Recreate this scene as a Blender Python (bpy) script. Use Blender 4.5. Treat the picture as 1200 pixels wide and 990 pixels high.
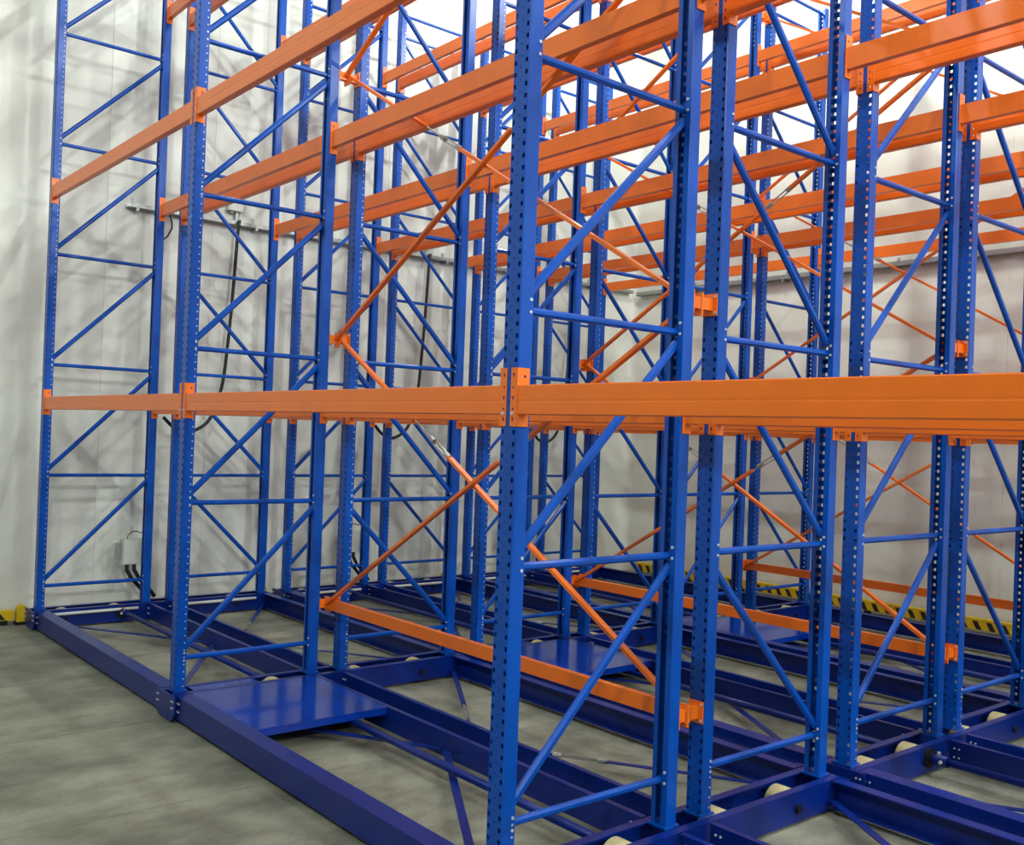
import bpy, bmesh, math, random
from mathutils import Vector, Matrix

scene = bpy.context.scene
for o in list(bpy.data.objects):
    bpy.data.objects.remove(o, do_unlink=True)
COL = scene.collection
random.seed(7)

# ------------------------------------------------------------------ camera
F_PX, PPX, PPY = 1157.33, 599.78, 502.38
YAW, PITCH, ROLL = 0.8776, 0.0063, 0.0361
CAM = Vector((3.1295, -2.6208, 2.045))
fwd = Vector((-math.sin(YAW) * math.cos(PITCH), math.cos(YAW) * math.cos(PITCH), math.sin(PITCH)))
rgt = fwd.cross(Vector((0, 0, 1))).normalized()
upv = rgt.cross(fwd)
cr, sr = math.cos(ROLL), math.sin(ROLL)
r2, u2 = rgt * cr + upv * sr, upv * cr - rgt * sr
cam_data = bpy.data.cameras.new('camera')
cam_data.sensor_fit = 'HORIZONTAL'
cam_data.sensor_width = 36.0
cam_data.lens = F_PX / 1200.0 * 36.0
cam_data.shift_x = (600.0 - PPX) / 1200.0
cam_data.shift_y = (PPY - 495.0) / 1200.0
cam_data.clip_start = 0.05
cam_data.clip_end = 100
cam = bpy.data.objects.new('camera', cam_data)
m3 = Matrix((r2, u2, -fwd)).transposed()
cam.matrix_world = Matrix.Translation(CAM) @ m3.to_4x4()
COL.objects.link(cam)
scene.camera = cam

# ------------------------------------------------------------------ world and exposure
world = bpy.data.worlds.new('world')
scene.world = world
world.use_nodes = True
bg = world.node_tree.nodes['Background']
bg.inputs[0].default_value = (0.9, 0.95, 1.0, 1)
bg.inputs[1].default_value = 0.05
scene.view_settings.view_transform = 'Standard'
scene.view_settings.look = 'None'
scene.view_settings.gamma = 1.0
scene.view_settings.use_curve_mapping = False
scene.view_settings.exposure = 0.36

# lamps of the hall: (x, y, watts); built with their housings further down
LAMP_Z = 8.3
LAMP_COLOR = (0.955, 1.0, 0.95)
LAMPS = [(12.5, 0.4, 1500), (13.0, 5.5, 1000), (13.0, -6.5, 500),
         (5.2, 1.7, 420), (5.2, 6.0, 420), (0.6, 1.7, 300), (0.6, 5.6, 300), (-4.3, 1.7, 110), (-4.3, 6.2, 280),
         (9.0, -5.5, 500), (3.5, -5.5, 480), (-2.5, -5.5, 260)]

# ------------------------------------------------------------------ layout (metres)
L = 3.56                     # bay pitch
D = 1.1                      # frame depth
G = 0.187                    # gap across the spine of a double row
W = 0.1                      # upright width
LINES = [-2 * L, -L, 0.0, L]             # right faces of the uprights of each frame line
ROWS = []
y = 0.0
for i in range(6):
    ROWS.append(y)
    y += D + (G if i % 2 == 0 else (0.241, 0.19, 0.19)[i // 2])
BT = 0.185                   # top of the mobile bases
FRAME_TOP = 7.215
LEVELS = [2.253, 4.304, 6.36]
HZ = [0.41 + 1.08 * k for k in range(7)] + [7.16]
WALL_X = -7.62
WALL_Y = 8.72
ROOM_X1, ROOM_Y0, ROOM_H = 16.0, -13.0, 9.2

# ------------------------------------------------------------------ materials
def srgb(r, g, b):
    f = lambda c: (c / 255 / 12.92) if c / 255 <= 0.04045 else ((c / 255 + 0.055) / 1.055) ** 2.4
    return (f(r), f(g), f(b), 1.0)

def mat(name, col, rough=0.5, metal=0.0, spec=0.5, var=0.0, scale=6.0, bump=0.0, bscale=40.0, coat=0.0):
    m = bpy.data.materials.new(name)
    m.use_nodes = True
    nt = m.node_tree
    b = nt.nodes['Principled BSDF']
    b.inputs['Base Color'].default_value = col
    b.inputs['Roughness'].default_value = rough
    b.inputs['Metallic'].default_value = metal
    b.inputs['Specular IOR Level'].default_value = spec
    b.inputs['Coat Weight'].default_value = coat
    b.inputs['Coat Roughness'].default_value = 0.12
    tc = nt.nodes.new('ShaderNodeTexCoord')
    if var > 0:
        n = nt.nodes.new('ShaderNodeTexNoise')
        n.inputs['Scale'].default_value = scale
        n.inputs['Detail'].default_value = 4
        nt.links.new(tc.outputs['Object'], n.inputs['Vector'])
        rp = nt.nodes.new('ShaderNodeValToRGB')
        rp.color_ramp.elements[0].position = 0.3
        rp.color_ramp.elements[1].position = 0.7
        rp.color_ramp.elements[0].color = tuple(c * (1 - var) for c in col[:3]) + (1,)
        rp.color_ramp.elements[1].color = tuple(min(1, c * (1 + var)) for c in col[:3]) + (1,)
        nt.links.new(n.outputs['Fac'], rp.inputs['Fac'])
        nt.links.new(rp.outputs['Color'], b.inputs['Base Color'])
    if bump > 0:
        n2 = nt.nodes.new('ShaderNodeTexNoise')
        n2.inputs['Scale'].default_value = bscale
        n2.inputs['Detail'].default_value = 3
        nt.links.new(tc.outputs['Object'], n2.inputs['Vector'])
        bp = nt.nodes.new('ShaderNodeBump')
        bp.inputs['Strength'].default_value = bump
        bp.inputs['Distance'].default_value = 0.002
        nt.links.new(n2.outputs['Fac'], bp.inputs['Height'])
        nt.links.new(bp.outputs['Normal'], b.inputs['Normal'])
    return m

M_BLUE = mat('blue_paint', srgb(0, 73, 170), 0.28, spec=0.30, var=0.06, scale=9, bump=0.06, bscale=90)
M_BASE = mat('dark_blue_base_paint', srgb(3, 34, 118), 0.32, spec=0.35, var=0.10, scale=5, bump=0.08, bscale=60)
M_ORANGE = mat('orange_paint', srgb(238, 116, 28), 0.32, spec=0.5, var=0.04, scale=7, bump=0.05, bscale=90)
M_STEEL = mat('galvanised_steel', srgb(176, 180, 176), 0.38, metal=0.85, var=0.12, scale=30)
M_PALE = mat('pale_zinc', srgb(196, 202, 206), 0.45, metal=0.2, var=0.05, scale=50)
M_CREAM = mat('cream_polyurethane', srgb(178, 170, 128), 0.55, var=0.12, scale=25)
M_DARK = mat('dark_steel', srgb(40, 42, 44), 0.45, metal=0.6, var=0.2, scale=30)
M_BLACK = mat('black_rubber', srgb(20, 22, 26), 0.55, var=0.2, scale=20)
M_WHITE = mat('white_plastic', srgb(214, 217, 212), 0.5, var=0.03, scale=15)
M_GREYBOX = mat('light_grey_enclosure', srgb(205, 208, 200), 0.45, var=0.03, scale=12)
M_YELLOW = mat('yellow_paint', srgb(222, 188, 22), 0.45, var=0.08, scale=14)
M_STRIPE = mat('black_stripe', srgb(34, 28, 26), 0.5, var=0.15, scale=20)
M_GROOVE = mat('floor_rail_steel', srgb(122, 123, 109), 0.5, metal=0.2, var=0.25, scale=9)
M_CEIL = mat('ceiling_panel', srgb(150, 152, 150), 0.6, var=0.02, scale=2)

M_FARWALL = mat('grey_far_wall', srgb(120, 122, 124), 0.6, var=0.03, scale=2)

def wall_material():
    m = mat('white_wall_panel', srgb(224, 226, 216), 0.42, var=0.0)
    nt = m.node_tree
    b = nt.nodes['Principled BSDF']
    tc = nt.nodes.new('ShaderNodeTexCoord')
    n = nt.nodes.new('ShaderNodeTexNoise')
    n.inputs['Scale'].default_value = 0.8
    n.inputs['Detail'].default_value = 5
    nt.links.new(tc.outputs['Object'], n.inputs['Vector'])
    rp = nt.nodes.new('ShaderNodeValToRGB')
    rp.color_ramp.elements[0].position = 0.3
    rp.color_ramp.elements[1].position = 0.7
    rp.color_ramp.elements[0].color = srgb(214, 217, 207)
    rp.color_ramp.elements[1].color = srgb(228, 230, 222)
    nt.links.new(n.outputs['Fac'], rp.inputs['Fac'])
    nt.links.new(rp.outputs['Color'], b.inputs['Base Color'])
    return m
M_WALL = wall_material()

def concrete():
    m = bpy.data.materials.new('mottled_concrete')
    m.use_nodes = True
    nt = m.node_tree
    b = nt.nodes['Principled BSDF']
    tc = nt.nodes.new('ShaderNodeTexCoord')
    def noise(scale, detail, rough=0.6, stretch=None):
        n = nt.nodes.new('ShaderNodeTexNoise')
        n.inputs['Scale'].default_value = scale
        n.inputs['Detail'].default_value = detail
        n.inputs['Roughness'].default_value = rough
        if stretch:
            mp = nt.nodes.new('ShaderNodeMapping')
            mp.inputs['Scale'].default_value = stretch
            mp.inputs['Rotation'].default_value = (0, 0, 0.5)
            nt.links.new(tc.outputs['Object'], mp.inputs['Vector'])
            nt.links.new(mp.outputs['Vector'], n.inputs['Vector'])
        else:
            nt.links.new(tc.outputs['Object'], n.inputs['Vector'])
        return n
    def ramp(n, p0, c0, p1, c1):
        r = nt.nodes.new('ShaderNodeValToRGB')
        r.color_ramp.elements[0].position = p0
        r.color_ramp.elements[1].position = p1
        r.color_ramp.elements[0].color = c0
        r.color_ramp.elements[1].color = c1
        nt.links.new(n.outputs['Fac'], r.inputs['Fac'])
        return r
    def mix(a, c, mode, fac):
        x = nt.nodes.new('ShaderNodeMix')
        x.data_type = 'RGBA'
        x.blend_type = mode
        x.inputs['Factor'].default_value = fac
        nt.links.new(a, x.inputs['A'])
        nt.links.new(c, x.inputs['B'])
        return x.outputs['Result']
    n1 = noise(0.9, 6)
    r1 = ramp(n1, 0.32, srgb(122, 124, 110), 0.7, srgb(170, 171, 154))
    n2 = noise(3.0, 5, 0.65, (1, 0.45, 1))
    rr = ramp(n2, 0.38, (0.50, 0.51, 0.50, 1), 0.60, (1, 1, 1, 1))
    n3 = noise(45, 3)
    r3 = ramp(n3, 0.3, (0.86, 0.86, 0.86, 1), 0.65, (1, 1, 1, 1))
    c = mix(r1.outputs['Color'], rr.outputs['Color'], 'MULTIPLY', 0.8)
    c = mix(c, r3.outputs['Color'], 'MULTIPLY', 1.0)
    nt.links.new(c, b.inputs['Base Color'])
    b.inputs['Roughness'].default_value = 0.55
    b.inputs['Specular IOR Level'].default_value = 0.35
    bp = nt.nodes.new('ShaderNodeBump')
    bp.inputs['Strength'].default_value = 0.12
    bp.inputs['Distance'].default_value = 0.003
    nt.links.new(n3.outputs['Fac'], bp.inputs['Height'])
    nt.links.new(bp.outputs['Normal'], b.inputs['Normal'])
    return m
M_FLOOR = concrete()

def emission(name, col, strength):
    m = bpy.data.materials.new(name)
    m.use_nodes = True
    b = m.node_tree.nodes['Principled BSDF']
    b.inputs['Base Color'].default_value = (0.9, 0.9, 0.9, 1)
    b.inputs['Emission Color'].default_value = col
    b.inputs['Emission Strength'].default_value = strength
    return m
M_LAMP = emission('lamp_diffuser', (1, 0.98, 0.93, 1), 6.0)

# ------------------------------------------------------------------ mesh helpers
class MB:
    """collects geometry; build() links it as one mesh object"""
    def __init__(self):
        self.v, self.f, self.mi = [], [], []
    def add(self, vs, fs, mi=0):
        o = len(self.v)
        self.v += [tuple(p) for p in vs]
        self.f += [tuple(i + o for i in f) for f in fs]
        self.mi += [mi] * len(fs)
        return self
    def box(self, x0, x1, y0, y1, z0, z1, mi=0):
        vs = [(x, yy, z) for z in (z0, z1) for yy in (y0, y1) for x in (x0, x1)]
        return self.add(vs, [(0, 2, 3, 1), (4, 5, 7, 6), (0, 1, 5, 4), (2, 6, 7, 3), (0, 4, 6, 2), (1, 3, 7, 5)], mi)
    def prism(self, pts, axis, a0, a1, mi=0):
        """closed 2-D section swept along axis: x -> (y,z), y -> (x,z), z -> (x,y)"""
        n = len(pts)
        def P(p, a):
            return {'x': (a, p[0], p[1]), 'y': (p[0], a, p[1]), 'z': (p[0], p[1], a)}[axis]
        vs = [P(p, a0) for p in pts] + [P(p, a1) for p in pts]
        fs = [tuple(range(n)), tuple(range(2 * n - 1, n - 1, -1))]
        fs += [(i, i + n, (i + 1) % n + n, (i + 1) % n) for i in range(n)]
        return self.add(vs, fs, mi)
    def bar(self, p, q, w, t, side=(1, 0, 0), bevel=0.0, mi=0):
        """bar of section w (along side) by t between two points, edges chamfered"""
        p, q = Vector(p), Vector(q)
        d = (q - p).normalized()
        s = Vector(side)
        s = (s - d * s.dot(d)).normalized()
        u = d.cross(s)
        w, t = w / 2, t / 2
        if bevel:
            c = bevel
            sec = [(-w + c, -t), (w - c, -t), (w, -t + c), (w, t - c), (w - c, t), (-w + c, t), (-w, t - c), (-w, -t + c)]
        else:
            sec = [(-w, -t), (w, -t), (w, t), (-w, t)]
        n = len(sec)
        vs = [p + s * a + u * b for a, b in sec] + [q + s * a + u * b for a, b in sec]
        fs = [tuple(range(n - 1, -1, -1)), tuple(range(n, 2 * n))]
        fs += [(i, (i + 1) % n, (i + 1) % n + n, i + n) for i in range(n)]
        return self.add(vs, fs, mi)
    def cyl(self, p, q, r, n=16, r1=None, mi=0):
        p, q = Vector(p), Vector(q)
        d = (q - p).normalized()
        a = Vector((0, 0, 1)) if abs(d.z) < 0.9 else Vector((1, 0, 0))
        s = d.cross(a).normalized()
        u = d.cross(s)
        r1 = r if r1 is None else r1
        vs = []
        for c, rr in ((p, r), (q, r1)):
            for i in range(n):
                t = 2 * math.pi * i / n
                vs.append(c + s * math.cos(t) * rr + u * math.sin(t) * rr)
        fs = [tuple(range(n - 1, -1, -1)), tuple(range(n, 2 * n))]
        fs += [(i, (i + 1) % n, (i + 1) % n + n, i + n) for i in range(n)]
        return self.add(vs, fs, mi)
    def tube(self, pts, r, n=10):
        pts = [Vector(p) for p in pts]
        rings = []
        for i, p in enumerate(pts):
            d = (pts[min(i + 1, len(pts) - 1)] - pts[max(i - 1, 0)]).normalized()
            a = Vector((1, 0, 0)) if abs(d.x) < 0.9 else Vector((0, 1, 0))
            s = d.cross(a).normalized()
            u = d.cross(s)
            rings.append([p + s * math.cos(2 * math.pi * k / n) * r + u * math.sin(2 * math.pi * k / n) * r for k in range(n)])
        vs = [v for rg in rings for v in rg]
        fs = []
        for i in range(len(rings) - 1):
            for k in range(n):
                fs.append((i * n + k, i * n + (k + 1) % n, (i + 1) * n + (k + 1) % n, (i + 1) * n + k))
        fs.append(tuple(range(n - 1, -1, -1)))
        fs.append(tuple(range((len(rings) - 1) * n, len(rings) * n)))
        return self.add(vs, fs)
    def mesh(self, name, mats, smooth=False):
        me = bpy.data.meshes.new(name)
        me.from_pydata(self.v, [], self.f)
        if not isinstance(mats, (list, tuple)):
            mats = [mats]
        for m in mats:
            me.materials.append(m)
        for p, i in zip(me.polygons, self.mi):
            p.material_index = i
        bm = bmesh.new()
        bm.from_mesh(me)
        bmesh.ops.recalc_face_normals(bm, faces=bm.faces)
        bm.to_mesh(me)
        bm.free()
        if smooth:
            for p in me.polygons:
                p.use_smooth = len(p.vertices) == 4
        me.update()
        return me

def put(name, me, parent=None, loc=(0, 0, 0), rz=0.0):
    o = bpy.data.objects.new(name, me)
    COL.objects.link(o)
    o.location = loc
    o.rotation_euler = (0, 0, rz)
    if parent is not None:
        o.parent = parent
    return o

def tag(o, label, cat, group=None):
    o['label'] = label
    o['category'] = cat
    if group:
        o['group'] = group
    return o

def thing(name, label, cat, loc=(0, 0, 0), group=None):
    return tag(put(name, None, None, loc), label, cat, group)

def structure(o):
    o['kind'] = 'structure'
    return o

ORD = ['first', 'second', 'third', 'fourth', 'fifth', 'sixth']

# ================================================================== ROOM
structure(put('floor', MB().box(WALL_X, ROOM_X1, ROOM_Y0, WALL_Y, -0.2, 0.0).mesh('floor', M_FLOOR)))
floor_obj = bpy.data.objects['floor']
groove = MB().box(-0.011, 0.011, ROOM_Y0 + 0.05, WALL_Y - 0.3, -0.01, 0.0015).mesh('floor_rail', M_GROOVE)
for gx in (-7.17, -3.61, -0.05, 3.51):
    put('floor_rail', groove, floor_obj, (gx, 0, 0))
joint = MB().box(-0.003, 0.003, ROOM_Y0 + 0.05, WALL_Y - 0.3, -0.01, 0.001).mesh('floor_joint', M_GROOVE)
for gx in (-2.08, 1.5, -5.6):
    put('floor_joint', joint, floor_obj, (gx, 0, 0))
structure(put('ceiling', MB().box(WALL_X, ROOM_X1, ROOM_Y0, WALL_Y, ROOM_H, ROOM_H + 0.15).mesh('ceiling', M_CEIL)))

def wall(name, along, fixed, out, a0, a1, step=1.15):
    """core sheet with separate insulated panels standing in front of it"""
    root = structure(put(name, None))
    core = MB()
    if along == 'y':
        core.box(min(fixed, fixed + out * 0.2), max(fixed, fixed + out * 0.2), a0, a1, 0, ROOM_H)
    else:
        core.box(a0, a1, min(fixed, fixed + out * 0.2), max(fixed, fixed + out * 0.2), 0, ROOM_H)
    put('wall_core', core.mesh('wall_core', M_WALL), root)
    t, g, c = 0.006, 0.0015, 0.003
    s = -out
    prof = [(0, 0), (0, s * (t - c)), (c, s * t), (step / 2 - 0.004, s * t), (step / 2, s * (t - 0.001)), (step / 2 + 0.004, s * t),
            (step - g * 2 - c, s * t), (step - g * 2, s * (t - c)), (step - g * 2, 0)]
    if along == 'y':
        pm = MB().prism([(q, p) for p, q in prof], 'z', 0, ROOM_H).mesh('wall_panel', M_WALL)
    else:
        pm = MB().prism(prof, 'z', 0, ROOM_H).mesh('wall_panel', M_WALL)
    a = a1 - step if along == 'y' else a0
    while a0 - step < a < a1:
        put('wall_panel', pm, root, (fixed, a + g, 0) if along == 'y' else (a + g, fixed, 0))
        a += -step if along == 'y' else step
    return root
wall('wall_left', 'y', WALL_X - 0.006, -1, ROOM_Y0, WALL_Y)
wall('wall_back', 'x', WALL_Y + 0.006, 1, WALL_X, ROOM_X1)
structure(put('wall_right', MB().box(ROOM_X1, ROOM_X1 + 0.2, ROOM_Y0, WALL_Y, 0, ROOM_H).mesh('wall_right', M_FARWALL)))
structure(put('wall_front', MB().box(WALL_X, ROOM_X1, ROOM_Y0 - 0.2, ROOM_Y0, 0, ROOM_H).mesh('wall_front', M_FARWALL)))
cove = [(0, 0)] + [(0.12 - 0.12 * math.sin(t), -0.12 + 0.12 * math.cos(t)) for t in [k * math.pi / 16 for k in range(9)]]
structure(put('trim_1', MB().prism(cove, 'z', 0, ROOM_H).mesh('trim_1', M_WALL), None, (WALL_X, WALL_Y, 0)))

# ================================================================== UPRIGHT FRAMES
def upright_mesh():
    b = MB()
    h = FRAME_TOP - BT - 0.012
    n = int(h / 0.05)
    t = 0.003
    for x0, x1 in ((-0.046, -0.044), (-0.028, -0.003), (0.003, 0.028), (0.044, 0.046)):
        b.box(x0, x1, 0, t, 0, h)
    for k in range(n):
        z = k * 0.05
        b.box(-0.044, -0.028, 0, t, z + 0.019, z + 0.05)
        b.box(0.028, 0.044, 0, t, z + 0.019, z + 0.05)
        b.box(-0.003, 0.003, 0, t, z - (0.013 if k else 0), z + 0.031)
    right = [(0.046, 0), (0.05, 0.004), (0.05, 0.072), (0.048, 0.0745), (0.019, 0.079), (0.019, 0.076), (0.047, 0.0715), (0.047, 0.005), (0.046, 0.003)]
    b.prism(right, 'z', 0, h)
    b.prism([(-x, yy) for x, yy in right], 'z', 0, h)
    return b.mesh('upright', M_BLUE)
ME_UP = upright_mesh()
dots = MB()
for k in range(int((FRAME_TOP - BT - 0.05) / 0.05)):
    z = 0.025 + k * 0.05
    dots.cyl((0.0495, 0.058, z), (0.0515, 0.058, z), 0.0052, 6)
ME_DOTS = dots.mesh('side_dots', M_PALE)  # rows of small pale raised dots along the upright sides
dots = MB()
for k in range(5):
    z = 0.025 + k * 0.05
    dots.cyl((0.0495, 0.058, z), (0.0515, 0.058, z), 0.0052, 6)
ME_DOTS_LOW = dots.mesh('low_side_dots', M_PALE)  # same pale dots, only near the foot
ME_FOOT = MB().box(-0.06, 0.06, -0.010, 0.090, 0, 0.010).mesh('foot_plate', M_BLUE)
ME_HB = MB().bar((0, 0.06, 0), (0, D - 0.06, 0), 0.034, 0.034, (1, 0, 0), 0.010).mesh('horizontal_brace', M_BLUE)
DZ = 1.08
ME_DB = MB().bar((0, 0.06, 0.05), (0, D - 0.06, DZ - 0.05), 0.034, 0.042, (1, 0, 0), 0.011).mesh('diagonal_brace', M_BLUE)
bolts = MB()
for z in HZ:
    for dz in (-0.010, 0.042):
        bolts.cyl((0.0495, 0.058, z + dz), (0.054, 0.058, z + dz), 0.0075, 6)
        bolts.cyl((0.033, D - 0.075, z + dz), (0.033, D - 0.082, z + dz), 0.0075, 6)
ME_BB = bolts.mesh('brace_bolts', M_PALE)

LINE_TXT = ['standing at white end wall', 'second from white end wall', 'third from white end wall', 'fourth from white end wall']
for ri, a in enumerate(ROWS):
    for li, X in enumerate(LINES):
        fr = thing('upright_frame', 'tall blue upright frame, %s rack row from open aisle, %s' % (ORD[ri], LINE_TXT[li]),
                   'rack frame', (X - 0.05, a, BT + 0.001), 'blue upright frames of the racks')
        for yy, rz in ((0.0, 0.0), (D, math.pi)):
            put('foot_plate', ME_FOOT, fr, (0, yy, 0), rz)
            up = put('upright', ME_UP, fr, (0, yy, 0.012), rz)
            if rz == 0.0:
                st = put('side_dots', ME_DOTS if li < 2 else ME_DOTS_LOW, up)
                st['kind'] = 'stuff'
        bb = put('brace_bolts', ME_BB, fr, (0, 0, -BT))
        bb['kind'] = 'stuff'
        for k, z in enumerate(HZ):
            put('horizontal_brace', ME_HB, fr, (0, 0, z - BT))
            if k < len(HZ) - 2:
                if ri % 2 == 0:
                    put('diagonal_brace', ME_DB, fr, (0, 0, z - BT))
                else:
                    put('diagonal_brace', ME_DB, fr, (0, D, z - BT), math.pi)

# ================================================================== BEAMS
BH = 0.123
def beam_mesh(s):
    sec = [(0.048, 0), (0.003, 0), (0, -0.004), (0, -0.060), (0.0008, -0.066), (0.0008, -0.070), (0, -0.073), (0, -0.119), (0.004, -BH), (0.048, -BH)]
    return MB().prism([(yy * s, z) for yy, z in sec], 'x', 0.006, L - W - 0.006).mesh('pallet_beam', M_ORANGE)
ME_BEAM = {1: beam_mesh(1), -1: beam_mesh(-1)}
def connector_mesh(sx, sy):
    """angle bracket at one beam end; sx: +1 hooks on the upright to its left"""
    b = MB()
    def bx(x0, x1, y0, y1, z0, z1):
        xs = sorted((x0 * sx, x1 * sx)); ys = sorted((y0 * sy, y1 * sy))
        b.box(xs[0], xs[1], ys[0], ys[1], z0, z1)
    zt, zb = 0.072, -0.172
    bx(-0.036, -0.025, -0.0045, -0.0005, zb, zt)
    bx(-0.014, 0.004, -0.0045, -0.0005, zb, zt)
    holes = [(-0.150, -0.134), (-0.105, -0.095), (-0.062, -0.046), (-0.015, -0.005), (0.034, 0.050)]
    z = zb
    for h0, h1 in holes + [(zt, zt)]:
        bx(-0.025, -0.014, -0.0045, -0.0005, z, h0)
        z = h1
    bx(0.0022, 0.0062, -0.0045, 0.030, zb, zt)
    bx(0.0022, 0.0062, 0.030, 0.042, zb, 0.030)
    bx(0.0022, 0.0062, 0.030, 0.042, 0.042, zt)
    bx(0.0022, 0.0062, 0.042, 0.060, zb, zt)
    return b.mesh('end_connector', M_ORANGE)
ME_CON = {(sx, sy): connector_mesh(sx, sy) for sx in (1, -1) for sy in (1, -1)}
ME_PIN = {sx: MB().cyl((-0.020 * sx, -0.011, -0.118), (-0.020 * sx, -0.004, -0.118), 0.0075, 8).mesh('locking_pin', M_PALE) for sx in (1, -1)}
LV_TXT = ['lowest', 'second-level', 'third-level']
BAY_TXT = ['bay beside end wall', 'cross-braced middle bay', 'bay beyond third frame']
for ri, a in enumerate(ROWS):
    for sy, yy in ((1, a), (-1, a + D)):
        for lv, z in enumerate(LEVELS):
            for bi in range(3):
                o = tag(put('pallet_crossbar', ME_BEAM[sy], None, (LINES[bi], yy, z)),
                        '%s orange beam on %s side of %s rack row, %s' % (LV_TXT[lv], 'open-aisle' if sy == 1 else 'rear-wall', ORD[ri], BAY_TXT[bi]),
                        'rack crossbar', 'orange rack crossbars')
                c1 = put('end_connector', ME_CON[(1, sy)], o)
                c2 = put('end_connector', ME_CON[(-1, sy)], o, (L - W, 0, 0))
                if ri == 0 and sy == 1:
                    put('locking_pin', ME_PIN[1], c1)
                    put('locking_pin', ME_PIN[-1], c2)

# ================================================================== MOBILE BASES
XC = [X - 0.05 for X in LINES]
def chan_x(y_web, s, fl, z0=0.03, z1=BT, length=L - 0.25):
    """C channel along x: web at y_web, flanges reaching in direction s"""
    t = 0.009
    pts = [(y_web, z0), (y_web + s * fl, z0), (y_web + s * fl, z0 + t), (y_web + s * t, z0 + t), (y_web + s * t, z1 - t),
           (y_web + s * fl, z1 - t), (y_web + s * fl, z1), (y_web, z1)]
    return MB().prism(pts, 'x', 0, length).mesh('long_channel', M_BASE)
def chan_y(x_web, s, fl, y0, y1, z0=0.02, z1=BT):
    t = 0.009
    pts = [(x_web, z0), (x_web + s * fl, z0), (x_web + s * fl, z0 + t), (x_web + s * t, z0 + t), (x_web + s * t, z1 - t),
           (x_web + s * fl, z1 - t), (x_web + s * fl, z1), (x_web, z1)]
    return MB().prism(pts, 'y', y0, y1).mesh('cross_channel', M_BASE)
UNIT = 2 * D + G
ME_LONG = [chan_x(-0.018, 1, 0.115), chan_x(1.045, 1, 0.035), chan_x(1.268, 1, 0.035), chan_x(UNIT + 0.018, -1, 0.075)]
ME_CROSS = [chan_y(0.112, -1, 0.05, -0.03, UNIT + 0.03), chan_y(-0.112, 1, 0.05, -0.03, UNIT + 0.03)]
hexp = [(-0.17, BT), (0.17, BT), (0.17, 0.07), (0.12, 0.012), (-0.12, 0.012), (-0.17, 0.07)]
ME_ENDP = MB().prism(hexp, 'y', -0.045, -0.03).mesh('end_plate', M_BASE)
ME_ENDP2 = MB().prism(hexp, 'y', UNIT + 0.03, UNIT + 0.045).mesh('end_plate', M_BASE)
eb = MB()
for x in (-0.145, -0.12, 0.12, 0.145):
    for z in (0.105, 0.15):
        eb.cyl((x, -0.045, z), (x, -0.052, z), 0.006, 6)
        eb.cyl((x, UNIT + 0.045, z), (x, UNIT + 0.052, z), 0.006, 6)
for yy in (-0.018, 1.045, 1.268):
    for sx in (-1, 1):
        for x in (0.16, 0.19):
            for z in (0.085, 0.14):
                eb.cyl((x * sx, yy, z), (x * sx, yy - 0.008, z), 0.006, 6)
ME_EBOLT = eb.mesh('base_bolts', M_PALE)
def wheel_mesh():
    b = MB()
    r, w = 0.091, 0.048
    prof = [(-w, r - 0.008), (-w + 0.008, r), (w - 0.008, r), (w, r - 0.008)]
    n = 28
    vs, fs = [], []
    for x, rr in prof:
        for i in range(n):
            t = 2 * math.pi * i / n
            vs.append((x, math.sin(t) * rr, math.cos(t) * rr))
    for k in range(len(prof) - 1):
        for i in range(n):
            fs.append((k * n + i, k * n + (i + 1) % n, (k + 1) * n + (i + 1) % n, (k + 1) * n + i))
    fs.append(tuple(range(n)))
    fs.append(tuple(range(3 * n, 4 * n)))
    b.add(vs, fs)
    return b.mesh('wheel', M_CREAM)
ME_WHEEL = wheel_mesh()
ME_HUB = MB().cyl((-0.06, 0, 0), (0.06, 0, 0), 0.06, 24).mesh('hub', M_DARK)
ME_AXLE = MB().cyl((-0.012, 0, 0), (0.012, 0, 0), 0.022, 12).mesh('axle_cap', M_DARK)
ME_SHAFT = MB().cyl((0.24, 0, 0), (L - 0.15, 0, 0), 0.024, 14).mesh('drive_shaft', M_BASE, True)
ME_BEAR = MB().cyl((0.112, 0, 0), (0.135, 0, 0), 0.06, 20).cyl((0.135, 0, 0), (0.15, 0, 0), 0.042, 16).mesh('bearing', M_DARK)
ME_COUP = MB().cyl((0.15, 0, 0), (0.24, 0, 0), 0.034, 14).box(0.17, 0.19, -0.045, 0.045, -0.012, 0.012).mesh('shaft_coupling', M_BASE)
ME_CBOLT = MB().cyl((0.18, 0.0, 0.03), (0.18, 0.0, 0.05), 0.011, 6).cyl((0.21, -0.03, 0.0), (0.21, -0.05, 0.0), 0.011, 6).mesh('coupling_bolt', M_PALE)
ME_STRIP_END = MB().cyl((0, 0.13, 0), (0, 0.95, 0), 0.015, 10).mesh('safety_strip', M_WHITE, True)
ME_STRIP_LONG = MB().cyl((0.14, 0, 0), (L - 0.14, 0, 0), 0.020, 10).mesh('safety_strip', M_WHITE, True)
half = L / 2
def strap(p, q, w=0.045):
    return MB().bar(p, q, w, 0.008, (0, 0, 1), 0.0)
ME_STRAP = [MB().bar((0.13, 0.05, 0.075), (half - 0.03, 1.04, 0.075), 0.008, 0.045, (0, 0, 1)).mesh('base_strap', M_BASE),
            MB().bar((L - 0.13, 0.05, 0.075), (half + 0.03, 1.04, 0.075), 0.008, 0.045, (0, 0, 1)).mesh('base_strap', M_BASE)]
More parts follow.
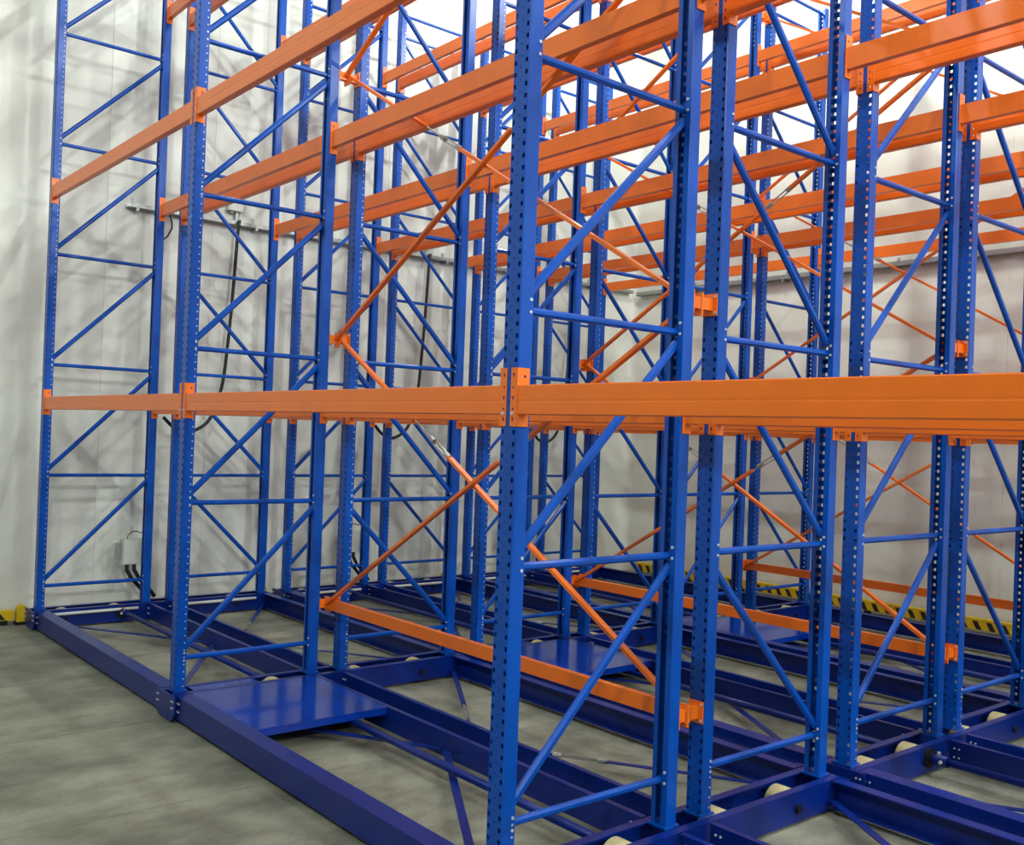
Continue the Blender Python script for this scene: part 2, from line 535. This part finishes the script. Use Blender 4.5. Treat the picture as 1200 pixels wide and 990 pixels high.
def rod_pair(s):
    x0, x1 = (half - 0.03, 0.13) if s < 0 else (half + 0.03, L - 0.13)
    p, q = Vector((x0, 1.31, 0.07)), Vector((x1, 2.33, 0.07))
    P = lambda t: p.lerp(q, t)
    a = MB().bar(P(0.42), P(1.0), 0.006, 0.04, (0, 0, 1)).cyl(P(0.0), P(0.27), 0.009, 8).mesh('tie_rod', M_BASE)
    tb = MB().bar(P(0.25), P(0.43), 0.006, 0.008, (0, 0, 1))
    tb = MB()
    off = (q - p).cross(Vector((0, 0, 1))).normalized() * 0.012
    tb.bar(P(0.26) + off, P(0.42) + off, 0.008, 0.006, (0, 0, 1)).bar(P(0.26) - off, P(0.42) - off, 0.008, 0.006, (0, 0, 1))
    tb.cyl(P(0.25), P(0.28), 0.016, 8).cyl(P(0.40), P(0.43), 0.016, 8)
    return a, tb.mesh('turnbuckle', M_STEEL)
RODS = [rod_pair(-1), rod_pair(1)]
ME_STRAP_B = [MB().bar((0.13, 2.33, 0.075), (half - 0.03, 1.31, 0.075), 0.008, 0.045, (0, 0, 1)).mesh('base_strap', M_BASE),
              MB().bar((L - 0.13, 2.33, 0.075), (half + 0.03, 1.31, 0.075), 0.008, 0.045, (0, 0, 1)).mesh('base_strap', M_BASE)]
dk = MB().box(0.114, 1.12, 0.099, 1.043, BT - 0.007, BT - 0.0008).box(1.112, 1.12, 0.099, 1.043, BT - 0.05, BT - 0.007).box(-0.05, 0.061, 0.135, 0.62, BT - 0.007, BT - 0.0008)
ME_DECK = dk.mesh('deck_plate', mat('glossy_deck_paint', srgb(4, 52, 156), 0.12, var=0.05, scale=4, bump=0.03, bscale=30))

UNIT_TXT = ['first and second rack rows, beside the open aisle', 'third and fourth rack rows, in the middle', 'fifth and sixth rack rows, by the rear wall']
for ui in range(3):
    y0 = ROWS[ui * 2]
    base = thing('mobile_base', 'low dark blue wheeled base under the %s' % UNIT_TXT[ui], 'mobile base', (0, y0, 0), 'wheeled bases under the racks')
    for bi in range(3):
        for me in ME_LONG:
            put('long_channel', me, base, (XC[bi] + 0.125, 0, 0))
        put('drive_shaft', ME_SHAFT, base, (XC[bi], 0.80, 0.115))
        for me in ME_STRAP:
            put('base_strap', me, base, (XC[bi], 0, 0))
        if bi < 2:
            for rod, tbm in RODS:
                ro = put('tie_rod', rod, base, (XC[bi], 0, 0))
                put('turnbuckle', tbm, ro)
        else:
            for me in ME_STRAP_B:
                put('base_strap', me, base, (XC[bi], 0, 0))
        if ui > 0:
            put('safety_strip', ME_STRIP_LONG, base, (XC[bi], -0.042, 0.09))
    for li, X in enumerate(XC):
        for me in ME_CROSS:
            put('cross_channel', me, base, (X, 0, 0))
        put('end_plate', ME_ENDP, base, (X, 0, 0))
        put('end_plate', ME_ENDP2, base, (X, 0, 0))
        bo = put('base_bolts', ME_EBOLT, base, (X, 0, 0))
        bo['kind'] = 'stuff'
        for wy in (0.25, 0.76, 1.46, 2.02):
            wh = put('wheel', ME_WHEEL, base, (X, wy, 0.092))
            put('hub', ME_HUB, wh)
            for sx in (0.118, -0.118):
                put('axle_cap', ME_AXLE, base, (X + sx, wy, 0.092))
        if li < 3:
            be = put('bearing', ME_BEAR, base, (X, 0.80, 0.115))
            cp = put('shaft_coupling', ME_COUP, base, (X, 0.80, 0.115))
            put('coupling_bolt', ME_CBOLT, cp)
    for yy in (0.0, D + G):
        put('safety_strip', ME_STRIP_END, base, (XC[0] + 0.134, yy, 0.145))
    put('deck_plate', ME_DECK, base, (XC[1], 0, 0))

# ================================================================== SPINE BRACING (between back-to-back rows)
NODES = [0.70, 2.73, 4.76, 6.79]
x0s, x1s = XC[1], XC[2]
def spacer_mesh():
    b = MB().box(-0.02, 0.02, -G / 2 + 0.006, G / 2 - 0.006, -0.03, 0.03)
    for s in (-1, 1):
        yy = s * (G / 2 - 0.003)
        b.box(-0.045, 0.045, min(yy, yy - s * 0.006), max(yy, yy - s * 0.006), -0.055, 0.055)
    b.cyl((0.033, G / 2 - 0.014, 0.04), (0.033, G / 2 - 0.008, 0.04), 0.008, 6, mi=1).cyl((0.033, G / 2 - 0.014, -0.04), (0.033, G / 2 - 0.008, -0.04), 0.008, 6, mi=1)
    return b.mesh('row_spacer', [M_ORANGE, M_PALE])
ME_SPACER = spacer_mesh()
ME_TIE = MB().prism([(-0.02, -0.04), (0.02, -0.04), (0.02, 0.04), (-0.02, 0.04)], 'x', x0s - 0.02, x1s + 0.02).mesh('tie_bar', M_ORANGE)
ME_CLEAT = MB().box(-0.03, 0.045, -0.006, 0.006, -0.062, 0.05).mesh('gusset', M_ORANGE)
def cross_rod(z0, z1, yy, t0, t1, t2):
    """flat bar / threaded rod / turnbuckle / flat bar"""
    p, q = Vector((x0s + 0.03, yy, z0)), Vector((x1s - 0.03, yy, z1))
    P = lambda t: p.lerp(q, t)
    d = (q - p).normalized()
    flat = MB().bar(P(0), P(t0), 0.038, 0.020, (0, 1, 0)).bar(P(t2), P(1), 0.038, 0.020, (0, 1, 0)).mesh('cross_rod', M_ORANGE)
    thr = MB().cyl(P(t0 - 0.01), P(t1 + 0.01), 0.006, 8).mesh('threaded_rod', M_STEEL)
    off = d.cross(Vector((0, 1, 0))).normalized() * 0.014
    tb = MB().bar(P(t1) + off, P(t2) + off, 0.010, 0.007, (0, 1, 0)).bar(P(t1) - off, P(t2) - off, 0.010, 0.007, (0, 1, 0))
    tb.cyl(P(t1 - 0.004), P(t1 + 0.008), 0.020, 8).cyl(P(t2 - 0.008), P(t2 + 0.004), 0.020, 8)
    return flat, thr, tb.mesh('turnbuckle', M_STEEL)
def rodsets(dt):
    out = []
    for k in range(3):
        out.append(cross_rod(NODES[k], NODES[k + 1], -0.02, 0.56 + dt, 0.578 + dt, 0.632 + dt))
        out.append(cross_rod(NODES[k + 1], NODES[k], 0.02, 0.30, 0.36, 0.415))
    return out
SP_TXT = ['first and second', 'third and fourth', 'fifth and sixth']
for ui in range(3):
    yc = ROWS[ui * 2] + D + G / 2
    sp = thing('spine_bracing', 'orange diagonal cross bracing with turnbuckles between the %s rack rows' % SP_TXT[ui], 'bracing', (0, yc, 0), 'orange cross bracing between rack rows')
    put('tie_bar', ME_TIE, sp, (0, 0, NODES[0]))
    for x in (x0s, x1s):
        for z in NODES:
            put('row_spacer', ME_SPACER, sp, (x, 0, z))
            put('gusset', ME_CLEAT, sp, (x if x == x0s else x - 0.02, 0, z))
    for flat, thr, tb in rodsets((0.022, 0.0, 0.035)[ui]):
        f = put('cross_rod', flat, sp)
        put('threaded_rod', thr, f)
        put('turnbuckle', tb, f)

# ================================================================== WALL EQUIPMENT
tray = MB()
tray.box(0, 0.11, 0.86, WALL_Y - 0.14, 0, 0.004).box(0.106, 0.11, 0.86, WALL_Y - 0.14, 0, 0.045).box(0, 0.004, 0.86, WALL_Y - 0.14, 0, 0.045)
t1 = tag(put('cable_tray', tray.mesh('cable_tray', M_STEEL), None, (WALL_X + 0.001, 0, 4.31)), 'long galvanised cable tray fixed to the white end wall', 'cable tray')
brk = MB().box(0, 0.12, -0.015, 0.015, -0.03, 0).box(0, 0.006, -0.02, 0.02, -0.03, 0.12)
ME_BRK = brk.mesh('tray_bracket', M_STEEL)
for yy in (0.95, 2.3, 3.65, 5.0, 6.35, 7.7):
    put('tray_bracket', ME_BRK, t1, (0, yy, 0))
tray2 = MB()
tray2.box(WALL_X + 0.14, ROOM_X1 - 0.2, -0.11, 0, 0, 0.004).box(WALL_X + 0.14, ROOM_X1 - 0.2, -0.11, -0.106, 0, 0.06).box(WALL_X + 0.14, ROOM_X1 - 0.2, -0.004, 0, 0, 0.06)
t2 = tag(put('cable_tray', tray2.mesh('cable_tray_back', M_STEEL), None, (0, WALL_Y - 0.001, 4.27)), 'long galvanised cable tray fixed to the rear wall', 'cable tray')
ME_BRK2 = MB().box(-0.015, 0.015, -0.12, 0, -0.03, 0).box(-0.02, 0.02, -0.006, 0, -0.03, 0.12).mesh('tray_bracket', M_STEEL)
for k in range(12):
    put('tray_bracket', ME_BRK2, t2, (-6.4 + k * 1.6, 0, 0))

# junction boxes standing over the tray, black supply cables hanging to each mobile base
U_NAMES = ['first', 'second', 'third']
ends = ['the rack row beside the open aisle', 'the third rack row', 'the fifth rack row']
for ui in range(3):
    a = ROWS[ui * 2]
    jb = MB().box(0.0, 0.10, -0.12, 0.06, 0, 0.17).mesh('junction_box', M_GREYBOX)
    j = tag(put('junction_box', jb, None, (WALL_X + 0.001, a + 2.08, 4.47)), 'grey junction box over the tray, above %s mobile rack from open aisle' % U_NAMES[ui], 'junction box', 'junction boxes over the tray')
    put('conduit', MB().cyl((0.05, 0.0, -0.105), (0.05, 0.0, 0), 0.02, 10).cyl((0.05, -0.06, -0.02), (0.05, -0.06, 0), 0.022, 10).mesh('conduit', M_STEEL), j)
    pts = []
    key = [(0.14, 2.08, 4.36), (0.15, 2.06, 4.22), (0.15, 2.03, 3.6), (0.15, 1.99, 2.95), (0.16, 1.93, 2.45), (0.18, 1.80, 2.10), (0.22, 1.58, 1.96),
           (0.27, 1.38, 1.99), (0.30, 1.24, 2.10)]
    for i in range(len(key) - 1):
        p0 = Vector(key[max(i - 1, 0)]); p1 = Vector(key[i]); p2 = Vector(key[i + 1]); p3 = Vector(key[min(i + 2, len(key) - 1)])
        for s in range(6):
            t = s / 6
            pts.append(0.5 * ((2 * p1) + (p2 - p0) * t + (2 * p0 - 5 * p1 + 4 * p2 - p3) * t * t + (3 * p1 - p0 - 3 * p2 + p3) * t ** 3))
    pts.append(Vector(key[-1]))
    cb = MB().tube(pts, 0.019, 10).mesh('supply_cable', M_BLACK, True)
    tag(put('supply_cable', cb, None, (WALL_X, a, 0)), 'black cable looping down from tray to %s' % ends[ui], 'cable', 'hanging supply cables')
    # control box on the rear upright of the end frame, with its two conduits
    cbx = MB().box(-0.03, 0.10, -0.115, 0.115, 0, 0.26).mesh('control_box', M_GREYBOX)
    yb = a + 0.965
    c = tag(put('control_box', cbx, None, (XC[0] - 0.18, yb, 0.56)), 'pale grey control box on end frame of %s' % ends[ui], 'control box', 'control boxes on the end frames')
    put('lid', MB().box(0.101, 0.112, -0.108, 0.108, 0.007, 0.253).mesh('lid', M_GREYBOX), c)
    put('lock', MB().cyl((0.112, 0.01, 0.13), (0.117, 0.01, 0.13), 0.009, 10).mesh('lock', M_CREAM), c)
    put('mounting_bracket', MB().box(0.0, 0.04, -0.17, -0.115, 0.05, 0.22).mesh('mounting_bracket', M_STEEL), c)
    for k, dy in enumerate((-0.055, 0.02)):
        pp = [(0.05, dy, 0.0), (0.05, dy, -0.06), (0.055, dy + 0.05, -0.15), (0.06, dy + 0.13, -0.24), (0.062, dy + 0.19, -0.31), (0.063, dy + 0.22, -0.355)]
        put('conduit', MB().tube(pp, 0.02, 10).mesh('conduit', M_BLACK, True), c)

    if ui < 2:
        wp = [(0.05, -0.06, 0.262), (0.05, -0.055, 0.30), (0.055, -0.02, 0.335), (0.06, 0.03, 0.34), (0.06, 0.075, 0.32), (0.06, 0.10, 0.33)]
        put('signal_wire', MB().tube(wp, 0.005, 8).mesh('signal_wire', M_BLACK, True), c)
sw = [(0.128, 1.26, 4.32), (0.128, 1.285, 4.29), (0.126, 1.315, 4.22), (0.12, 1.32, 4.15), (0.11, 1.28, 4.06), (0.10, 1.22, 4.00), (0.10, 1.20, 3.85), (0.10, 1.21, 3.62)]
tag(put('signal_cable', MB().tube(sw, 0.009, 8).mesh('signal_cable', M_BLACK, True), None, (WALL_X, 0, 0)), 'thin black cable curling off the end wall tray beside first rack row', 'cable')

# yellow guard kerbs and end posts
def kerb_x(x0, x1):
    b = MB().box(x0, x1, -0.10, 0, 0.05, 0.17)
    return b.mesh('guard_kerb', M_YELLOW)
k1 = tag(put('guard_kerb', kerb_x(-7.3, ROOM_X1 - 0.3), None, (0, WALL_Y - 0.06, 0)), 'yellow guard kerb with black hazard stripes along the rear wall', 'guard kerb')
ME_ST = MB().prism([(0, 0.055), (0.06, 0.055), (0.01, 0.145), (-0.05, 0.145)], 'y', -0.103, -0.099).mesh('hazard_stripe', M_STRIPE)
x = -7.15
while x < 4.5:
    put('hazard_stripe', ME_ST, k1, (x, 0, 0))
    x += 0.155
ME_KFOOT = MB().box(-0.03, 0.03, -0.08, -0.02, 0, 0.05).mesh('kerb_foot', M_DARK)
for k in range(24):
    put('kerb_foot', ME_KFOOT, k1, (-7.2 + k * 0.95, 0, 0))
k2 = tag(put('guard_kerb', MB().box(0, 0.09, -12.5, -0.115, 0.05, 0.145).mesh('guard_kerb_left', M_YELLOW), None, (WALL_X + 0.09, 0, 0)), 'yellow guard kerb with dark hazard stripes along the end wall', 'guard kerb')
ME_ST2 = MB().prism([(0, 0.058), (0.085, 0.058), (0.035, 0.125), (-0.05, 0.125)], 'x', 0.089, 0.093).mesh('hazard_stripe', M_STRIPE)
yy = -0.22
while yy > -4:
    put('hazard_stripe', ME_ST2, k2, (0, yy - 0.06, 0))
    yy -= 0.19
for k in range(14):
    put('kerb_foot', MB().box(0.02, 0.07, -0.03, 0.03, 0, 0.05).mesh('kerb_foot', M_DARK), k2, (0, -0.2 - k * 0.9, 0))
post = [(0.045 * math.cos(t) , 0.12 + 0.045 * math.sin(t)) for t in [k * math.pi / 8 for k in range(9)]]
ME_POST = MB().prism([(0.045, 0.0)] + post + [(-0.045, 0.0)], 'x', -0.04, 0.04).mesh('end_post', M_YELLOW)
ME_POSTB = MB().box(-0.055, 0.055, -0.055, 0.055, -0.03, 0.0).mesh('post_base', M_DARK)
for yy, txt in ((-0.05, 'beside the open aisle at the kerb end'), (ROWS[2] - 0.12, 'between second and third rack rows'), (ROWS[4] - 0.095, 'between fourth and fifth rack rows'), (ROWS[5] + D + 0.35, 'past the sixth rack row')):
    p = tag(put('end_post', ME_POST, None, (-7.46, yy, 0.03)), 'short yellow end post at the end wall, %s' % txt, 'post', 'yellow end posts')
    put('post_base', ME_POSTB, p)

# ================================================================== LAMPS (overhead, out of the picture)
ME_LH = MB().cyl((0, 0, -0.02), (0, 0, 0.10), 0.24, 24, 0.10).cyl((0, 0, 0.10), (0, 0, 0.22), 0.09, 20).mesh('lamp_housing', M_GREYBOX)
ME_LD = MB().cyl((0, 0, -0.06), (0, 0, -0.021), 0.18, 24).mesh('diffuser', M_LAMP)
ME_LR = MB().cyl((0, 0, 0.22), (0, 0, ROOM_H - LAMP_Z), 0.012, 8).mesh('hanger', M_STEEL)
for lx, ly, watts in LAMPS:
    lamp = tag(put('ceiling_lamp', ME_LH, None, (lx, ly, LAMP_Z)), 'grey open lamp hanging from the hall ceiling', 'lamp', 'hanging ceiling lamps')
    put('diffuser', ME_LD, lamp)
    put('hanger', ME_LR, lamp)
    ld = bpy.data.lights.new('lamp_light', 'POINT')
    ld.shadow_soft_size = 0.10
    ld.energy = watts
    ld.color = LAMP_COLOR
    lo = bpy.data.objects.new('lamp_light', ld)
    COL.objects.link(lo)
    lo.parent = lamp
    lo.location = (0, 0, -0.24)
